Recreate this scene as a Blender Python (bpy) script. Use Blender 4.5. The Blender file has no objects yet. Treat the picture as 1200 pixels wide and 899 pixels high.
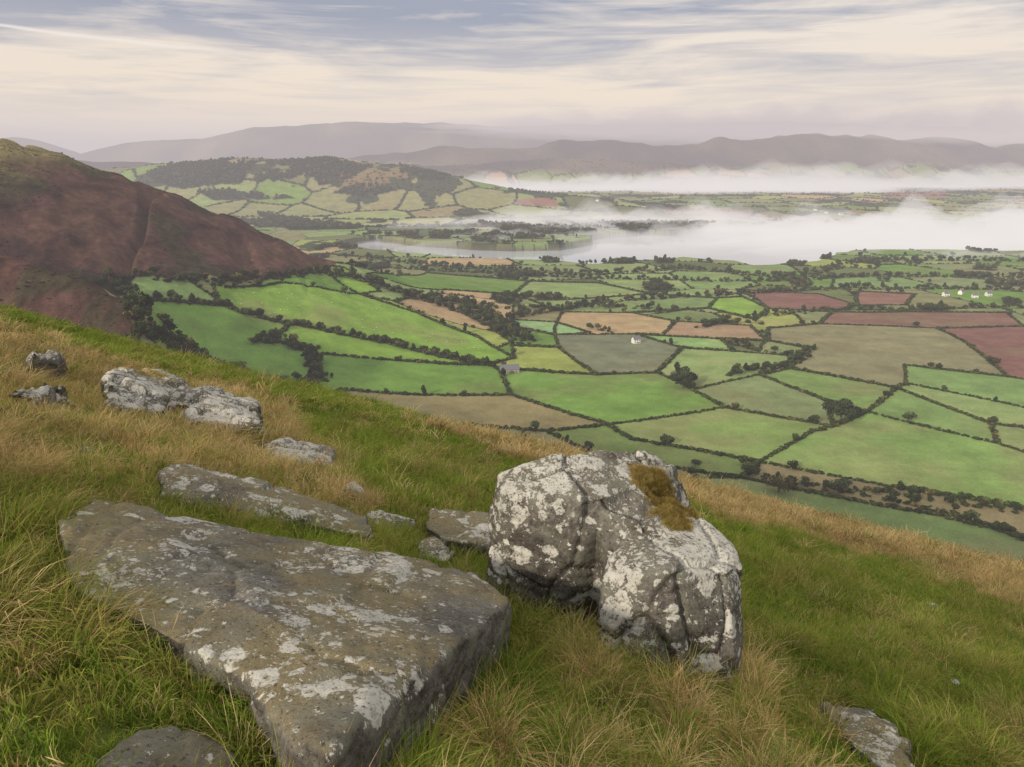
import bpy, bmesh, math, random, time
import numpy as np
from mathutils import Vector, noise as mnoise
T0=time.time()
rng=np.random.default_rng(7); random.seed(7)
scene=bpy.context.scene
col=scene.collection
CZ=240.0; EYE=1.6
PITCH=math.atan(264.5/800); CP,SP=math.cos(PITCH),math.sin(PITCH)

# ------------------------------------------------------------------ noise
def h2(ix,iy,seed):
    n=(ix.astype(np.int64)*374761393+iy.astype(np.int64)*668265263+seed*974711)&0xffffffff
    n=((n^(n>>13))*1274126177)&0xffffffff
    n=((n^(n>>15))*668265263)&0xffffffff
    return ((n^(n>>16))&0xffffff)/float(0x1000000)
def vn(x,y,seed=0):
    x=np.asarray(x,float);y=np.asarray(y,float)
    ix=np.floor(x);iy=np.floor(y);fx=x-ix;fy=y-iy
    fx=fx*fx*(3-2*fx);fy=fy*fy*(3-2*fy)
    a=h2(ix,iy,seed);b=h2(ix+1,iy,seed);c=h2(ix,iy+1,seed);d=h2(ix+1,iy+1,seed)
    return (a*(1-fx)+b*fx)*(1-fy)+(c*(1-fx)+d*fx)*fy
def fbm(x,y,seed=0,o=4):
    s=0;a=1;t=0
    for i in range(o):
        s=s+a*vn(x*(2**i)+i*17.3,y*(2**i)+i*9.1,seed+i);t+=a;a*=.5
    return s/t
def sstep(a,b,x):
    t=np.clip((x-a)/(b-a),0,1);return t*t*(3-2*t)

# ------------------------------------------------------------------ survey helpers (bearing from the viewpoint -> map position)
def bearing(px,py):
    dx=(px-600)/800.;dy=(449.5-py)/800.
    f=CP+dy*SP;u=-SP+dy*CP
    return dx/f,u/f            # x/y , z/y
def at(px,py,y):
    u,t=bearing(px,py);return (u*y,y,CZ+t*y)

# ------------------------------------------------------------------ terrain height
def ridge(pts):   # list of (x,y,z,w)
    P=np.array(pts,float)
    wmax=P[:,3].max()*2.6;lo=P[:,:2].min(0)-wmax;hi=P[:,:2].max(0)+wmax
    def f(x,y):
        x=np.asarray(x,float);y=np.asarray(y,float);shp=x.shape
        xf=x.ravel();yf=y.ravel();res=np.zeros(len(xf))
        k=np.nonzero((xf>lo[0])&(xf<hi[0])&(yf>lo[1])&(yf<hi[1]))[0]
        xs,ys=xf[k],yf[k];num=np.zeros(len(k));den=np.zeros(len(k))
        for i in range(len(P)-1):
            a,b=P[i],P[i+1]
            dx,dy=b[0]-a[0],b[1]-a[1];L=dx*dx+dy*dy
            t=np.clip(((xs-a[0])*dx+(ys-a[1])*dy)/L,0,1)
            d2=(xs-a[0]-t*dx)**2+(ys-a[1]-t*dy)**2
            z=a[2]+(b[2]-a[2])*t;w=a[3]+(b[3]-a[3])*t
            wt=1/(d2+400)**3
            num+=wt*z*np.exp(-d2/(w*w));den+=wt
        res[k]=num/np.maximum(den,1e-300)
        return res.reshape(shp)
    return f
def rp(px,py,y,w):
    x,yy,z=at(px,py,y);return (x,yy,max(z,5),w)
R_moor=ridge([(-1500,800,420,520),rp(-150,120,860,520)]+[rp(0,162,900,480),rp(60,182,920,470),rp(130,205,950,440),rp(200,224,980,400),rp(260,249,1000,350),rp(320,279,1020,290),rp(375,303,1050,240),(-180,1150,45,220),(-40,1270,8,200)])
R_spur=ridge([(-700,640,260,130),rp(-60,285,580,110),rp(0,302,560,95),rp(80,326,540,85),rp(140,352,520,70),rp(158,385,500,50)])
R_mid=ridge([rp(60,205,3900,500),rp(200,190,3700,480),rp(300,186,3600,470),rp(400,183,3600,460),rp(455,191,3550,420),rp(530,206,3450,400),rp(600,222,3400,380),rp(760,240,3200,300),(1500,3100,10,250)])
R_far1=ridge([rp(330,200,6800,600),rp(430,184,6600,650),rp(520,172,6600,700),rp(600,172,6600,700),rp(660,165,6600,750),rp(760,170,6600,700),rp(860,163,6800,750),rp(950,154,7000,800),rp(1040,160,7000,800),rp(1130,167,7000,750),rp(1300,172,7000,750),(9000,7000,60,700)])
R_far2=ridge([rp(-150,178,10500,900),rp(20,157,10500,700),rp(95,180,10500,600),rp(150,166,10500,700),rp(240,160,10500,800),rp(300,148,10500,1000),rp(430,143,10500,1000),rp(520,143,10500,1000),rp(640,146,10500,1000),rp(760,142,10500,1000),rp(900,140,10500,1000),rp(1050,146,10500,1000),rp(1300,152,10500,1000),(15000,10500,100,900)])
R_far3=ridge([rp(-100,172,5200,420),rp(60,186,5200,420),rp(160,190,5300,420),rp(260,196,5300,380),rp(340,205,5200,350)])
R_far4=ridge([rp(480,196,5600,350),rp(580,190,5600,380),rp(680,186,5700,380),rp(780,192,5700,350),rp(850,200,5600,350),rp(930,206,5600,300)])
def Fh(x,y):
    yy=np.where(y>0,y,y*0.3)
    z=CZ-EYE-0.27*x-0.372*yy-0.0006*np.where(y>0,y*y,0)
    r=np.sqrt(x*x+y*y)
    z=z+np.clip(r/8,0,1)*0.40*(fbm(x/11,y/11,3,3)-.5)+0.12*(fbm(x/1.3,y/1.3,5,3)-.5)
    z=z+sstep(15,80,r)*2.6*(fbm(x/45,y/45,8,3)-.5)
    cap=CZ+60
    return cap-0.5*((cap-z)+np.sqrt((cap-z)**2+400))+(0.5*((cap-CZ+EYE)+np.sqrt((cap-CZ+EYE)**2+400))-(cap-CZ+EYE))
def smax(a,b,k): return .5*(a+b+np.sqrt((a-b)**2+k*k))
def inpoly(P,x,y):
    P=np.asarray(P);x=np.asarray(x);y=np.asarray(y)
    res=np.zeros(x.shape,bool);mn=P.min(0);mx=P.max(0)
    k=np.nonzero((x>=mn[0])&(x<=mx[0])&(y>=mn[1])&(y<=mx[1]))
    xs=x[k];ys=y[k];inside=np.zeros(xs.shape,bool)
    n=len(P)
    for i in range(n):
        x1,y1=P[i][:2];x2,y2=P[(i+1)%n][:2]
        if y1==y2: continue
        inside^=((y1>ys)!=(y2>ys))&(xs<(x2-x1)*(ys-y1)/(y2-y1)+x1)
    res[k]=inside
    return res
def flat(px,py,z=0.):
    u,t=bearing(px,py);y=(z-CZ)/t;return (u*y,y)
lake_px=[(392,290),(440,283),(520,291),(600,294),(655,294),(690,287),(700,279),(780,276),(860,267),(960,267),(1080,268),(1200,270),(1400,274),(1400,300),(1200,303),(1080,300),(1000,301),(965,308),(940,319),(880,320),(858,314),(800,309),(740,315),(690,318),(640,314),(560,311),(480,305),(430,299)]
lake=[flat(*p) for p in lake_px]
def Bh(x,y):
    b=2.5+7*fbm(x/260,y/260,11,3)+ sstep(2500,4500,y)*75*fbm(x/800,y/800,21,3)*fbm(x/2500,y/2500,4,2)*1.6
    mo=R_moor(x,y)
    gl=np.abs(fbm((x*.8+y*.3)/70,(y-x*.4)/260,131,3)-.5)*2
    moor=mo*(1+(.12*(fbm(x/110,y/110,31,4)-.5)-.07*np.clip(1-gl*5,0,1))*sstep(40,160,mo))
    gul=(np.abs(fbm(x/500+3,y/900,44,3)-.5)*2)
    h=smax(b,moor,6);h=smax(h,R_spur(x,y),5)
    h=smax(h,R_mid(x,y)*(1+.18*(fbm(x/350,y/350,33,4)-.5)),8)
    h=smax(h,R_far3(x,y)*(1+.25*(fbm(x/500,y/500,36,4)-.5)),10)
    h=smax(h,R_far4(x,y)*(1+.30*(fbm(x/400,y/400,37,4)-.5)),10)
    h=smax(h,R_far1(x,y)*(.93+.20*gul+.26*(fbm(x/600,y/600,34,5)-.5)),12)
    h=smax(h,R_far2(x,y)*(.98+.18*(fbm(x/900,y/900,35,5)-.5)),12)
    return h
def comb(F,B,x,y):
    h=smax(F,B,6)
    li=inpoly(lake,x+18*(fbm(x/60,y/60,61,2)-.5),y+60*(fbm(x/90,y/90,62,2)-.5))
    return np.where(li&(y>1300),np.minimum(h,-2.5),h)
def Hh(x,y):
    x=np.atleast_1d(np.asarray(x,float));y=np.atleast_1d(np.asarray(y,float))
    if np.abs(y).max()<120 and np.abs(x).max()<150:
        F=Fh(x,y);return smax(F,20.,6)
    return comb(Fh(x,y),Bh(x,y),x,y)
def H1(x,y): return float(Hh(x,y)[0])
def hit(px,py,y0=250,y1=14000,n=1600):
    u,t=bearing(px,py)
    ys=np.geomspace(y0,y1,n);zs=CZ+t*ys
    hh=Hh(u*ys,ys);k=np.nonzero(zs<=hh)[0]
    y=ys[k[0]] if len(k) else ys[np.argmin(zs-hh)]
    return (u*y,y,H1(u*y,y))
def near(px,py,h=0.,ymax=65):
    u,t=bearing(px,py);ys=np.geomspace(.5,ymax,3000)
    g=Hh(u*ys,ys)+h;k=np.nonzero(CZ+t*ys<=g)[0]
    y=ys[k[0]] if len(k) else ymax
    return Vector((u*y,y,H1(u*y,y)+h))

# ------------------------------------------------------------------ materials
def newmat(name):
    m=bpy.data.materials.new(name);m.use_nodes=True
    nt=m.node_tree;nt.nodes.clear();return m,nt
def N(nt,t,**k):
    n=nt.nodes.new(t)
    for a,b in k.items(): setattr(n,a,b)
    return n
def L(nt,a,b): nt.links.new(a,b)
def noiseN(nt,vec,scale,detail=4,rough=.6,dist=0):
    n=N(nt,'ShaderNodeTexNoise');n.inputs['Scale'].default_value=scale;n.inputs['Detail'].default_value=detail
    n.inputs['Roughness'].default_value=rough;n.inputs['Distortion'].default_value=dist
    if vec is not None:L(nt,vec,n.inputs['Vector'])
    return n.outputs['Fac']
def ramp(nt,fac,stops,interp='LINEAR'):
    r=N(nt,'ShaderNodeValToRGB');cr=r.color_ramp;cr.interpolation=interp
    while len(cr.elements)<len(stops): cr.elements.new(.5)
    for e,(p,c) in zip(cr.elements,stops):
        e.position=p;e.color=(*c,1) if len(c)==3 else c
    L(nt,fac,r.inputs[0]);return r.outputs['Color']
def mixc(nt,fac,a,b,mode='MIX'):
    m=N(nt,'ShaderNodeMix',data_type='RGBA',blend_type=mode)
    for s,v in ((m.inputs[0],fac),(m.inputs[6],a),(m.inputs[7],b)):
        if hasattr(v,'is_linked'): L(nt,v,s)
        else: s.default_value=v if not isinstance(v,tuple) else ((*v,1) if len(v)==3 else v)
    return m.outputs[2]
def mathN(nt,op,a,b=0.,c=None,clamp=False):
    m=N(nt,'ShaderNodeMath',operation=op,use_clamp=clamp)
    for s,v in ((m.inputs[0],a),(m.inputs[1],b)):
        if hasattr(v,'is_linked'): L(nt,v,s)
        else: s.default_value=v
    if c is not None:
        if hasattr(c,'is_linked'): L(nt,c,m.inputs[2])
        else: m.inputs[2].default_value=c
    return m.outputs[0]
def out(nt,sh,vol=False):
    o=N(nt,'ShaderNodeOutputMaterial');L(nt,sh,o.inputs['Volume' if vol else 'Surface'])

m_ter,nt=newmat('terrain_ground')
tc=N(nt,'ShaderNodeTexCoord').outputs['Object']
ca=N(nt,'ShaderNodeAttribute',attribute_name='Col').outputs['Color']
n1=noiseN(nt,tc,.035,4,.65);n2=noiseN(nt,tc,.6,4,.7);n3=noiseN(nt,tc,18,3,.7);n4=noiseN(nt,tc,.17,3,.75)
f=mathN(nt,'MULTIPLY_ADD',n1,.9,.55)
f2=mathN(nt,'MULTIPLY_ADD',n2,.9,.55)
f3=mathN(nt,'MULTIPLY_ADD',n3,.6,.7)
f4=mathN(nt,'MULTIPLY_ADD',n4,1.3,.35)
rg=N(nt,'ShaderNodeAttribute',attribute_name='rough_cover').outputs['Fac']
f4=mathN(nt,'MULTIPLY_ADD',mathN(nt,'SUBTRACT',f4,1),rg,1.0)
f=mathN(nt,'MULTIPLY',f,f2);f=mathN(nt,'MULTIPLY',f,f3);f=mathN(nt,'MULTIPLY',f,f4)
c=mixc(nt,1.,ca,f,'MULTIPLY')
b=N(nt,'ShaderNodeBsdfDiffuse');L(nt,c,b.inputs['Color'])
bp=N(nt,'ShaderNodeBump');bp.inputs['Strength'].default_value=.6;bp.inputs['Distance'].default_value=.05
L(nt,n3,bp.inputs['Height']);L(nt,bp.outputs[0],b.inputs['Normal'])
out(nt,b.outputs[0])

def tintmat(name,trans=.3):
    m,nt=newmat(name)
    t=N(nt,'ShaderNodeAttribute',attribute_name='tint',attribute_type='INSTANCER').outputs['Color']
    s=N(nt,'ShaderNodeAttribute',attribute_name='shade').outputs['Color']
    c=mixc(nt,1.,t,s,'MULTIPLY')
    d=N(nt,'ShaderNodeBsdfDiffuse');L(nt,c,d.inputs[0])
    if trans:
        tr=N(nt,'ShaderNodeBsdfTranslucent');L(nt,c,tr.inputs[0])
        mx=N(nt,'ShaderNodeMixShader');mx.inputs[0].default_value=trans
        L(nt,d.outputs[0],mx.inputs[1]);L(nt,tr.outputs[0],mx.inputs[2]);out(nt,mx.outputs[0])
    else: out(nt,d.outputs[0])
    return m
m_grass=tintmat('grass_blades',.35);m_leaf=tintmat('foliage_leaves',0)
def simple(name,c,rough=.8,nscale=6,var=.25):
    m,nt=newmat(name);tc=N(nt,'ShaderNodeTexCoord').outputs['Object']
    n=noiseN(nt,tc,nscale,4)
    cc=mixc(nt,n,tuple(v*(1-var) for v in c),tuple(min(1,v*(1+var)) for v in c))
    b=N(nt,'ShaderNodeBsdfPrincipled');b.inputs['Roughness'].default_value=rough;L(nt,cc,b.inputs['Base Color']);out(nt,b.outputs[0]);return m
m_bark=simple('bark',(.09,.07,.05));m_white=simple('whitewashed_render',(.72,.70,.66),.8,.5,.06);m_slate=simple('slate_roof',(.12,.125,.14),.6)
m_glass=simple('window_glass',(.03,.035,.04),.2);m_stone=simple('stone_wall',(.3,.27,.23));m_wool=simple('wool',(.65,.62,.55));m_face=simple('sheep_face',(.05,.045,.04))

def rockmat(name,olive=.5,white=.5,upw=.22):
    m,nt=newmat(name)
    tc=N(nt,'ShaderNodeTexCoord').outputs['Object']
    geo=N(nt,'ShaderNodeNewGeometry')
    sx=N(nt,'ShaderNodeSeparateXYZ');L(nt,geo.outputs['Normal'],sx.inputs[0]);nz=sx.outputs['Z']
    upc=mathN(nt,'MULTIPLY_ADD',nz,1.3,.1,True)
    a=noiseN(nt,tc,3.0,7,.7,.3);fine=noiseN(nt,tc,42,5,.75);mid=noiseN(nt,tc,11,6,.7)
    base=ramp(nt,a,[(.3,(.055,.05,.043)),(.48,(.14,.13,.115)),(.7,(.27,.26,.23))])
    base=mixc(nt,1.,base,ramp(nt,fine,[(.3,(.45,.45,.45)),(.7,(1.4,1.4,1.4))]),'MULTIPLY')
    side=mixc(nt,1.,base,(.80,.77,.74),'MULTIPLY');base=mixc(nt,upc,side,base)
    ol=mathN(nt,'MULTIPLY',ramp(nt,noiseN(nt,tc,1.1,5,.6),[(.36,(0,0,0)),(.50,(1,1,1))]),mathN(nt,'MULTIPLY_ADD',nz,2.5,-1.2,True))
    ol=mathN(nt,'MULTIPLY',ol,olive)
    base=mixc(nt,ol,base,mixc(nt,mid,(.14,.115,.062),(.32,.27,.16)))
    gg=ramp(nt,noiseN(nt,tc,5,6,.7),[(.48,(0,0,0)),(.62,(.6,.6,.6))])
    base=mixc(nt,gg,base,(.20,.205,.16))
    wv=N(nt,'ShaderNodeTexNoise');wv.inputs['Scale'].default_value=9;wv.inputs['Detail'].default_value=5;wv.inputs['Roughness'].default_value=.7;L(nt,tc,wv.inputs['Vector'])
    vm_=N(nt,'ShaderNodeVectorMath',operation='MULTIPLY_ADD');L(nt,wv.outputs['Color'],vm_.inputs[0]);vm_.inputs[1].default_value=(.16,.16,.16);L(nt,tc,vm_.inputs[2])
    patch=ramp(nt,noiseN(nt,tc,1.9,4,.6),[(.42,(0,0,0)),(.60,(1,1,1))])
    def ros(scale,thr,spread):
        v=N(nt,'ShaderNodeTexVoronoi');v.inputs['Scale'].default_value=scale;L(nt,vm_.outputs[0],v.inputs['Vector'])
        sc=N(nt,'ShaderNodeSeparateColor');L(nt,v.outputs['Color'],sc.inputs[0])
        lim=mathN(nt,'MULTIPLY',sc.outputs[0],spread)
        lim=mathN(nt,'ADD',mathN(nt,'ADD',lim,thr),mathN(nt,'MULTIPLY_ADD',patch,.36,mathN(nt,'MULTIPLY_ADD',upc,upw,-.27)))
        return mathN(nt,'MULTIPLY',mathN(nt,'SUBTRACT',lim,v.outputs['Distance']),22,clamp=True)
    k1=ros(5.5,-.16+.17*white,.50);k2=ros(15,-.14+.15*white,.46);k3=ros(40,-.10+.12*white,.4)
    k=mathN(nt,'MAXIMUM',mathN(nt,'MAXIMUM',k1,k2),k3)
    er=ramp(nt,noiseN(nt,tc,30,5,.75),[(.36,(.15,.15,.15)),(.5,(1,1,1))]);k=mathN(nt,'MULTIPLY',k,er)
    lc=mixc(nt,noiseN(nt,tc,7,5,.7),(.34,.34,.30),(.78,.76,.69))
    base=mixc(nt,mathN(nt,'MULTIPLY',k,.92),base,lc)
    sp=ramp(nt,noiseN(nt,tc,60,3,.6),[(.33,(.2,.2,.2)),(.42,(1,1,1))])
    base=mixc(nt,.75,base,mixc(nt,1.,base,sp,'MULTIPLY'))
    ms=N(nt,'ShaderNodeAttribute',attribute_name='moss').outputs['Fac']
    mk=mathN(nt,'MULTIPLY',mathN(nt,'SUBTRACT',mathN(nt,'ADD',ms,mathN(nt,'MULTIPLY_ADD',mid,.9,-.45)),.5),8,clamp=True)
    mc=ramp(nt,noiseN(nt,tc,14,6,.8),[(.33,(.07,.09,.012)),(.45,(.20,.18,.04)),(.55,(.30,.20,.08)),(.7,(.42,.30,.13))])
    base=mixc(nt,mk,base,mc)
    b=N(nt,'ShaderNodeBsdfPrincipled');b.inputs['Roughness'].default_value=.92;b.inputs['Specular IOR Level'].default_value=.2
    L(nt,base,b.inputs['Base Color'])
    hgt=mathN(nt,'ADD',mathN(nt,'MULTIPLY',mid,.7),mathN(nt,'MULTIPLY',fine,.4));hgt=mathN(nt,'ADD',hgt,mathN(nt,'MULTIPLY',k,.05))
    bp=N(nt,'ShaderNodeBump');bp.inputs['Strength'].default_value=1.;bp.inputs['Distance'].default_value=.04
    L(nt,hgt,bp.inputs['Height']);L(nt,bp.outputs[0],b.inputs['Normal']);out(nt,b.outputs[0]);return m
m_rock=rockmat('lichen_rock',.25,.85,.34);m_slab=rockmat('slab_rock',1.0,.06,.20)

# ------------------------------------------------------------------ fields
n=dict(n1=(172,352),n2=(250,336),n3=(330,332),n4=(420,345),n5=(490,368),n6=(560,395),n7=(603,420),n8=(260,358),n9=(340,380),n10=(450,402),n11=(570,428),
n12=(322,398),n13=(368,415),n14=(372,440),n15=(345,462),n16=(262,435),n17=(180,402),n18=(480,424),n19=(598,463),n20=(400,457),n21=(375,472),n22=(430,487),n23=(520,497),n24=(640,506),n25=(712,498),
n26=(585,432),n27=(700,440),n28=(770,437),n29=(812,458),n30=(848,478),n31=(600,405),n32=(655,408),n33=(650,393),n34=(745,392),n35=(800,408))
g=lambda s:[n['n'+k] for k in s.split()]
GR=(.12,.215,.046);GB=(.17,.285,.05);YG=(.24,.285,.075);OL=(.19,.18,.09);TA=(.34,.25,.14);RD=(.18,.095,.08);GG=(.17,.215,.095);LG=(.195,.265,.10)
fields=[
(g('2 3 4 5 6 7 11 10 9 8'),GB),(g('1 8 9 12 13 14 15 16 17'),GR),(g('9 10 11 18 13 12'),GB),(g('13 18 11 26 19 20 21 14'),GR),
(g('20 19 25 24 23 22'),(.22,.19,.09)),(g('26 27 28 29 30 25 19'),(.135,.235,.053)),(g('7 31 32 27 26 11'),YG),(g('32 33 34 35 28 27'),(.15,.165,.105)),
([n['n33'],(660,366),(740,367),(792,377),(775,394),n['n34']],TA),
([n['n34'],(775,394),(845,398),(858,412),n['n35']],(.19,.30,.11)),
([n['n35'],(858,412),(935,418),(890,440),n['n29'],n['n28']],LG),
([(792,377),(880,382),(900,400),(845,398),(775,394)],(.27,.19,.12)),
([(900,385),(960,380),(1098,385),(1132,402),(1182,442),(1060,428),(1062,450),(1050,455),(925,432),(935,418),(945,408),(900,400)],(.20,.19,.105)),
([n['n29'],(890,440),(968,470),(975,500),n['n30']],GG),
([(890,440),(925,432),(1050,455),(1015,483),(968,470)],(.16,.235,.075)),
([n['n25'],n['n30'],(975,500),(950,507),(890,542),(740,515)],(.17,.245,.075)),
([n['n24'],n['n25'],(740,515),(890,542),(870,560),(700,535)],(.13,.215,.055)),
([(890,542),(950,507),(975,500),(1015,483),(1168,520),(1300,560),(1300,615),(1050,572)],(.165,.26,.075)),
([(1015,483),(1050,455),(1162,497),(1168,520)],(.16,.245,.08)),
([(1050,455),(1062,450),(1200,478),(1300,495),(1300,515),(1162,497)],LG),
([(1062,450),(1060,428),(1182,442),(1300,462),(1300,495),(1200,478)],(.16,.25,.085)),
([(1162,497),(1300,515),(1300,560),(1168,520)],(.18,.255,.09)),
([(1098,385),(1200,383),(1300,383),(1300,462),(1182,442),(1132,402)],RD),
([(870,340),(960,345),(1005,358),(975,366),(900,362)],RD),([(1005,342),(1072,345),(1062,358),(1005,358)],(.21,.115,.09)),
([(975,366),(1062,366),(1180,367),(1200,383),(1098,385),(960,380)],(.18,.105,.08)),
([(890,542),(1050,572),(1300,615),(1300,650),(1100,605),(870,560)],(.20,.17,.09)),
([(430,322),(500,320),(620,330),(600,345),(520,340)],GR),([(600,345),(620,330),(700,332),(760,345),(690,350)],LG),
([(620,352),(690,350),(760,345),(840,350),(830,362),(740,367),(660,366)],(.16,.23,.085)),([(600,375),(650,378),(690,390),(650,393),(610,385)],(.2,.32,.14)),
([(840,350),(870,348),(900,362),(885,375),(830,362)],GB),([(382,312),(405,315),(445,342),(420,345),(395,330)],GB),
]
cache={}
def H_px(p,y0=250):
    k=(p,y0)
    if k not in cache: cache[k]=hit(p[0],p[1],y0)
    return cache[k]
fields_w=[([H_px(p) for p in P],c) for P,c in fields]
edges=set()
for P,c in fields:
    for i in range(len(P)):
        edges.add(tuple(sorted((P[i],P[(i+1)%len(P)]))))
foot=[(388,312),(372,322),(330,326),(270,330),(215,326),(172,322),(130,330),(128,345),(152,352),(158,400),(150,418)]
heather=[(-560,430),(-900,300),(-2500,900),(-1500,1300),(-700,1300),(-400,1260),(-240,1180)]+[H_px(p)[:2] for p in foot]+[(-260,360)]
cellw=150.
def vor(x,y,s,seed,st=1.):
    wx=x+40*(vn(x/230,y/230,seed+50)-.5);wy=(y+40*(vn(x/230,y/230,seed+51)-.5))/st
    gx=np.floor(wx/s);gy=np.floor(wy/s)
    f1=np.full(np.shape(x),1e9);f2=f1.copy();idv=np.zeros(np.shape(x))
    for i in (-1,0,1):
        for j in (-1,0,1):
            cx=gx+i;cy=gy+j
            qx=(cx+.15+.7*h2(cx,cy,seed))*s;qy=(cy+.15+.7*h2(cx,cy,seed+1))*s
            d=np.hypot(wx-qx,wy-qy)
            nid=h2(cx,cy,seed+2)
            lt=d<f1
            f2=np.where(lt,f1,np.minimum(f2,d));idv=np.where(lt,nid,idv);f1=np.where(lt,d,f1)
    return idv,f2-f1
pal=np.array([GR,GR,LG,GG,(.14,.20,.07),OL,YG,(.13,.18,.065),(.18,.21,.095),TA,LG,(.09,.12,.05),(.16,.24,.085),(.18,.19,.09),(.11,.14,.055),(.17,.2,.09)])
woods_px=[[(165,208),(200,193),(250,189),(310,188),(380,186),(400,190),(330,200),(300,218),(215,222)],[(310,205),(400,190),(440,196),(400,215),(330,222)],[(230,225),(330,226),(360,232),(250,235)],[(385,226),(440,215),(470,222),(430,232)],[(455,193),(500,200),(545,210),(520,214),(470,205)],[(300,250),(380,262),(440,268),(340,270)],[(560,262),(680,268),(700,276),(600,275)],[(430,276),(560,272),(640,284),(520,287)],[(700,262),(800,262),(840,268),(740,272)]]
woods=[[H_px(p,2000)[:2] for p in P] for P in woods_px]
bracken=[H_px(p,2400)[:2] for p in [(395,212),(410,200),(455,196),(480,200),(470,212),(440,222),(400,222)]]
redfar=[[H_px(p,2400)[:2] for p in P] for P in [[(775,246),(850,244),(900,250),(890,258),(800,256)],[(600,234),(650,232),(655,242),(615,243)],[(880,252),(980,254),(1000,260),(900,260)],[(1030,224),(1110,224),(1110,232),(1040,232)]]]

nz=lambda L_:[tuple(near(*p)[:2]) for p in L_]
straw_polys=[nz([(-200,330),(0,380),(100,412),(200,440),(310,468),(340,500),(420,560),(440,600),(420,640),(200,600),(120,575),(0,575),(-200,610)]),
 nz([(480,492),(620,520),(800,560),(1000,612),(1200,662),(1400,700),(1400,800),(1200,722),(1080,672),(960,640),(860,617),(800,592),(620,545),(520,512)]),
 nz([(640,760),(870,740),(1000,899),(980,1000),(600,1000),(640,880)])]
def straw(x,y):
    wx=x+(.18*y)*(fbm(x/1.5,y/1.5,71,2)-.5);wy=y+(.35*y)*(fbm(x/1.7,y/1.7,72,2)-.5)
    s=np.zeros(np.shape(x))
    for P,v in zip(straw_polys,(.70,.95,.42)):
        s=np.maximum(s,inpoly(P,wx,wy)*v)
    return np.clip(s+.08+.8*(fbm(x/.9,y/.9,75,3)-.47),0,1)

# ------------------------------------------------------------------ terrain mesh
az=np.radians(np.concatenate([np.linspace(-180,-46,50,endpoint=False),np.linspace(-46,46,960),np.linspace(46,180,50)[1:-1]]))
rr=np.concatenate([np.geomspace(.25,60,240,endpoint=False),np.geomspace(60,380,60,endpoint=False),np.geomspace(380,2500,780,endpoint=False),np.geomspace(2500,12500,400,endpoint=False),np.geomspace(12500,45000,10)])
A,Rr=np.meshgrid(az,rr);X=(np.sin(A)*Rr).ravel();Y=(np.cos(A)*Rr).ravel()
nr,nc=A.shape
F=Fh(X,Y);B=Bh(X,Y);isnear=F>B+2;Z=comb(F,B,X,Y)
COL=np.zeros((len(X),3))
idv,ed=vor(X,Y,cellw,100);idf,edf=vor(X,Y,230.,200,1.3)
isf=Y>2350
ii=np.where(isf,idf,idv);ee=np.where(isf,edf,ed)
COL[:]=pal[np.minimum((ii*16).astype(int),15)]
COL[isf]=COL[isf]*np.array([1.2,1.05,1.0])
def setc(mask,c,f=1.): COL[mask]=COL[mask]*(1-f)+np.array(c)*f
hedgecol=np.array((.035,.05,.02))
setc((ee<np.where(isf,11,3.5)),hedgecol)
wd=(fbm(X/170,Y/260,91,4)>.60)&isf&(Y<6500);setc(wd,(.035,.05,.022))
wn=(fbm(X/90,Y/90,92,4)>.68)&(~isf)&(Y>900);setc(wn,(.045,.065,.025))
for P,c in fields_w:
    COL[inpoly(np.array(P)[:,:2],X,Y)&~isnear]=c
for P in woods: setc(inpoly(P,X,Y)&(Y>1800)&(fbm(X/120,Y/160,191,4)>.36),(.038,.052,.02))
setc(inpoly(bracken,X+90*(fbm(X/80,Y/80,192,3)-.5),Y+120*(fbm(X/80,Y/80,193,3)-.5))&(fbm(X/60,Y/60,194,3)>.42),(.20,.135,.065),.8)
for P in redfar: setc(inpoly(P,X,Y)&(ee>9),(.24,.125,.09))
fv=(0.76+.36*fbm(X/45,Y/18,93,3)+.20*fbm(X/9,Y/9,193,3))
COL*=fv[:,None]
dry=np.clip(fbm(X/70,Y/50,194,4)*2-1.05,0,.4)[:,None]*(~isnear)[:,None]
COL=COL*(1-dry)+COL.mean(1)[:,None]*np.array((1.35,1.15,.6))*dry
mm=np.maximum(np.maximum(R_far1(X,Y),R_far2(X,Y)),np.maximum(R_far3(X,Y)*1.2,R_far4(X,Y)*1.3))
fm=fbm(X/600,Y/600,95,5)
mz=sstep(120,210,mm+90*(fbm(X/500,Y/500,94,4)-.5))*(Y>4200)
moc=np.array((.070,.052,.058))*(1-fm)[:,None]*1.2+np.array((.15,.12,.07))*np.clip(fm*2-.75,0,1)[:,None]
COL=COL*(1-mz[:,None])+moc*mz[:,None]
hm=inpoly(heather,X+14*(fbm(X/25,Y/25,96,3)-.5),Y+30*(fbm(X/25,Y/25,97,3)-.5))&(~isnear)
q=fbm(X/60,Y/60,98,5);q2=fbm(X/5,Y/8,99,4);q3=fbm(X/18,Y/28,199,3)
hc=np.array((.062,.032,.027))*np.clip(-.15+.9*q2+1.5*q3,.15,3)[:,None]
w1=sstep(.48,.60,q)[:,None]*.8;hc=hc*(1-w1)+np.array((.040,.038,.020))*w1*(.3+1.3*q2)[:,None]
w2=(1-sstep(.34,.46,q))[:,None]*.6;hc=hc*(1-w2)+np.array((.100,.055,.038))*w2*(.5+q2)[:,None]
gz=sstep(215,260,Z+40*(q-.5))
hc=hc*(1-gz[:,None])+np.array((.17,.145,.06))*gz[:,None]*(.4+1.1*q2)[:,None]
COL[hm]=hc[hm]
s=straw(X,Y)
nc_=np.array((.085,.115,.024))*(1-s)[:,None]+np.array((.25,.185,.075))*s[:,None]
nc_*=(.6+.8*fbm(X/.7,Y/.7,77,3))[:,None]
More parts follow.
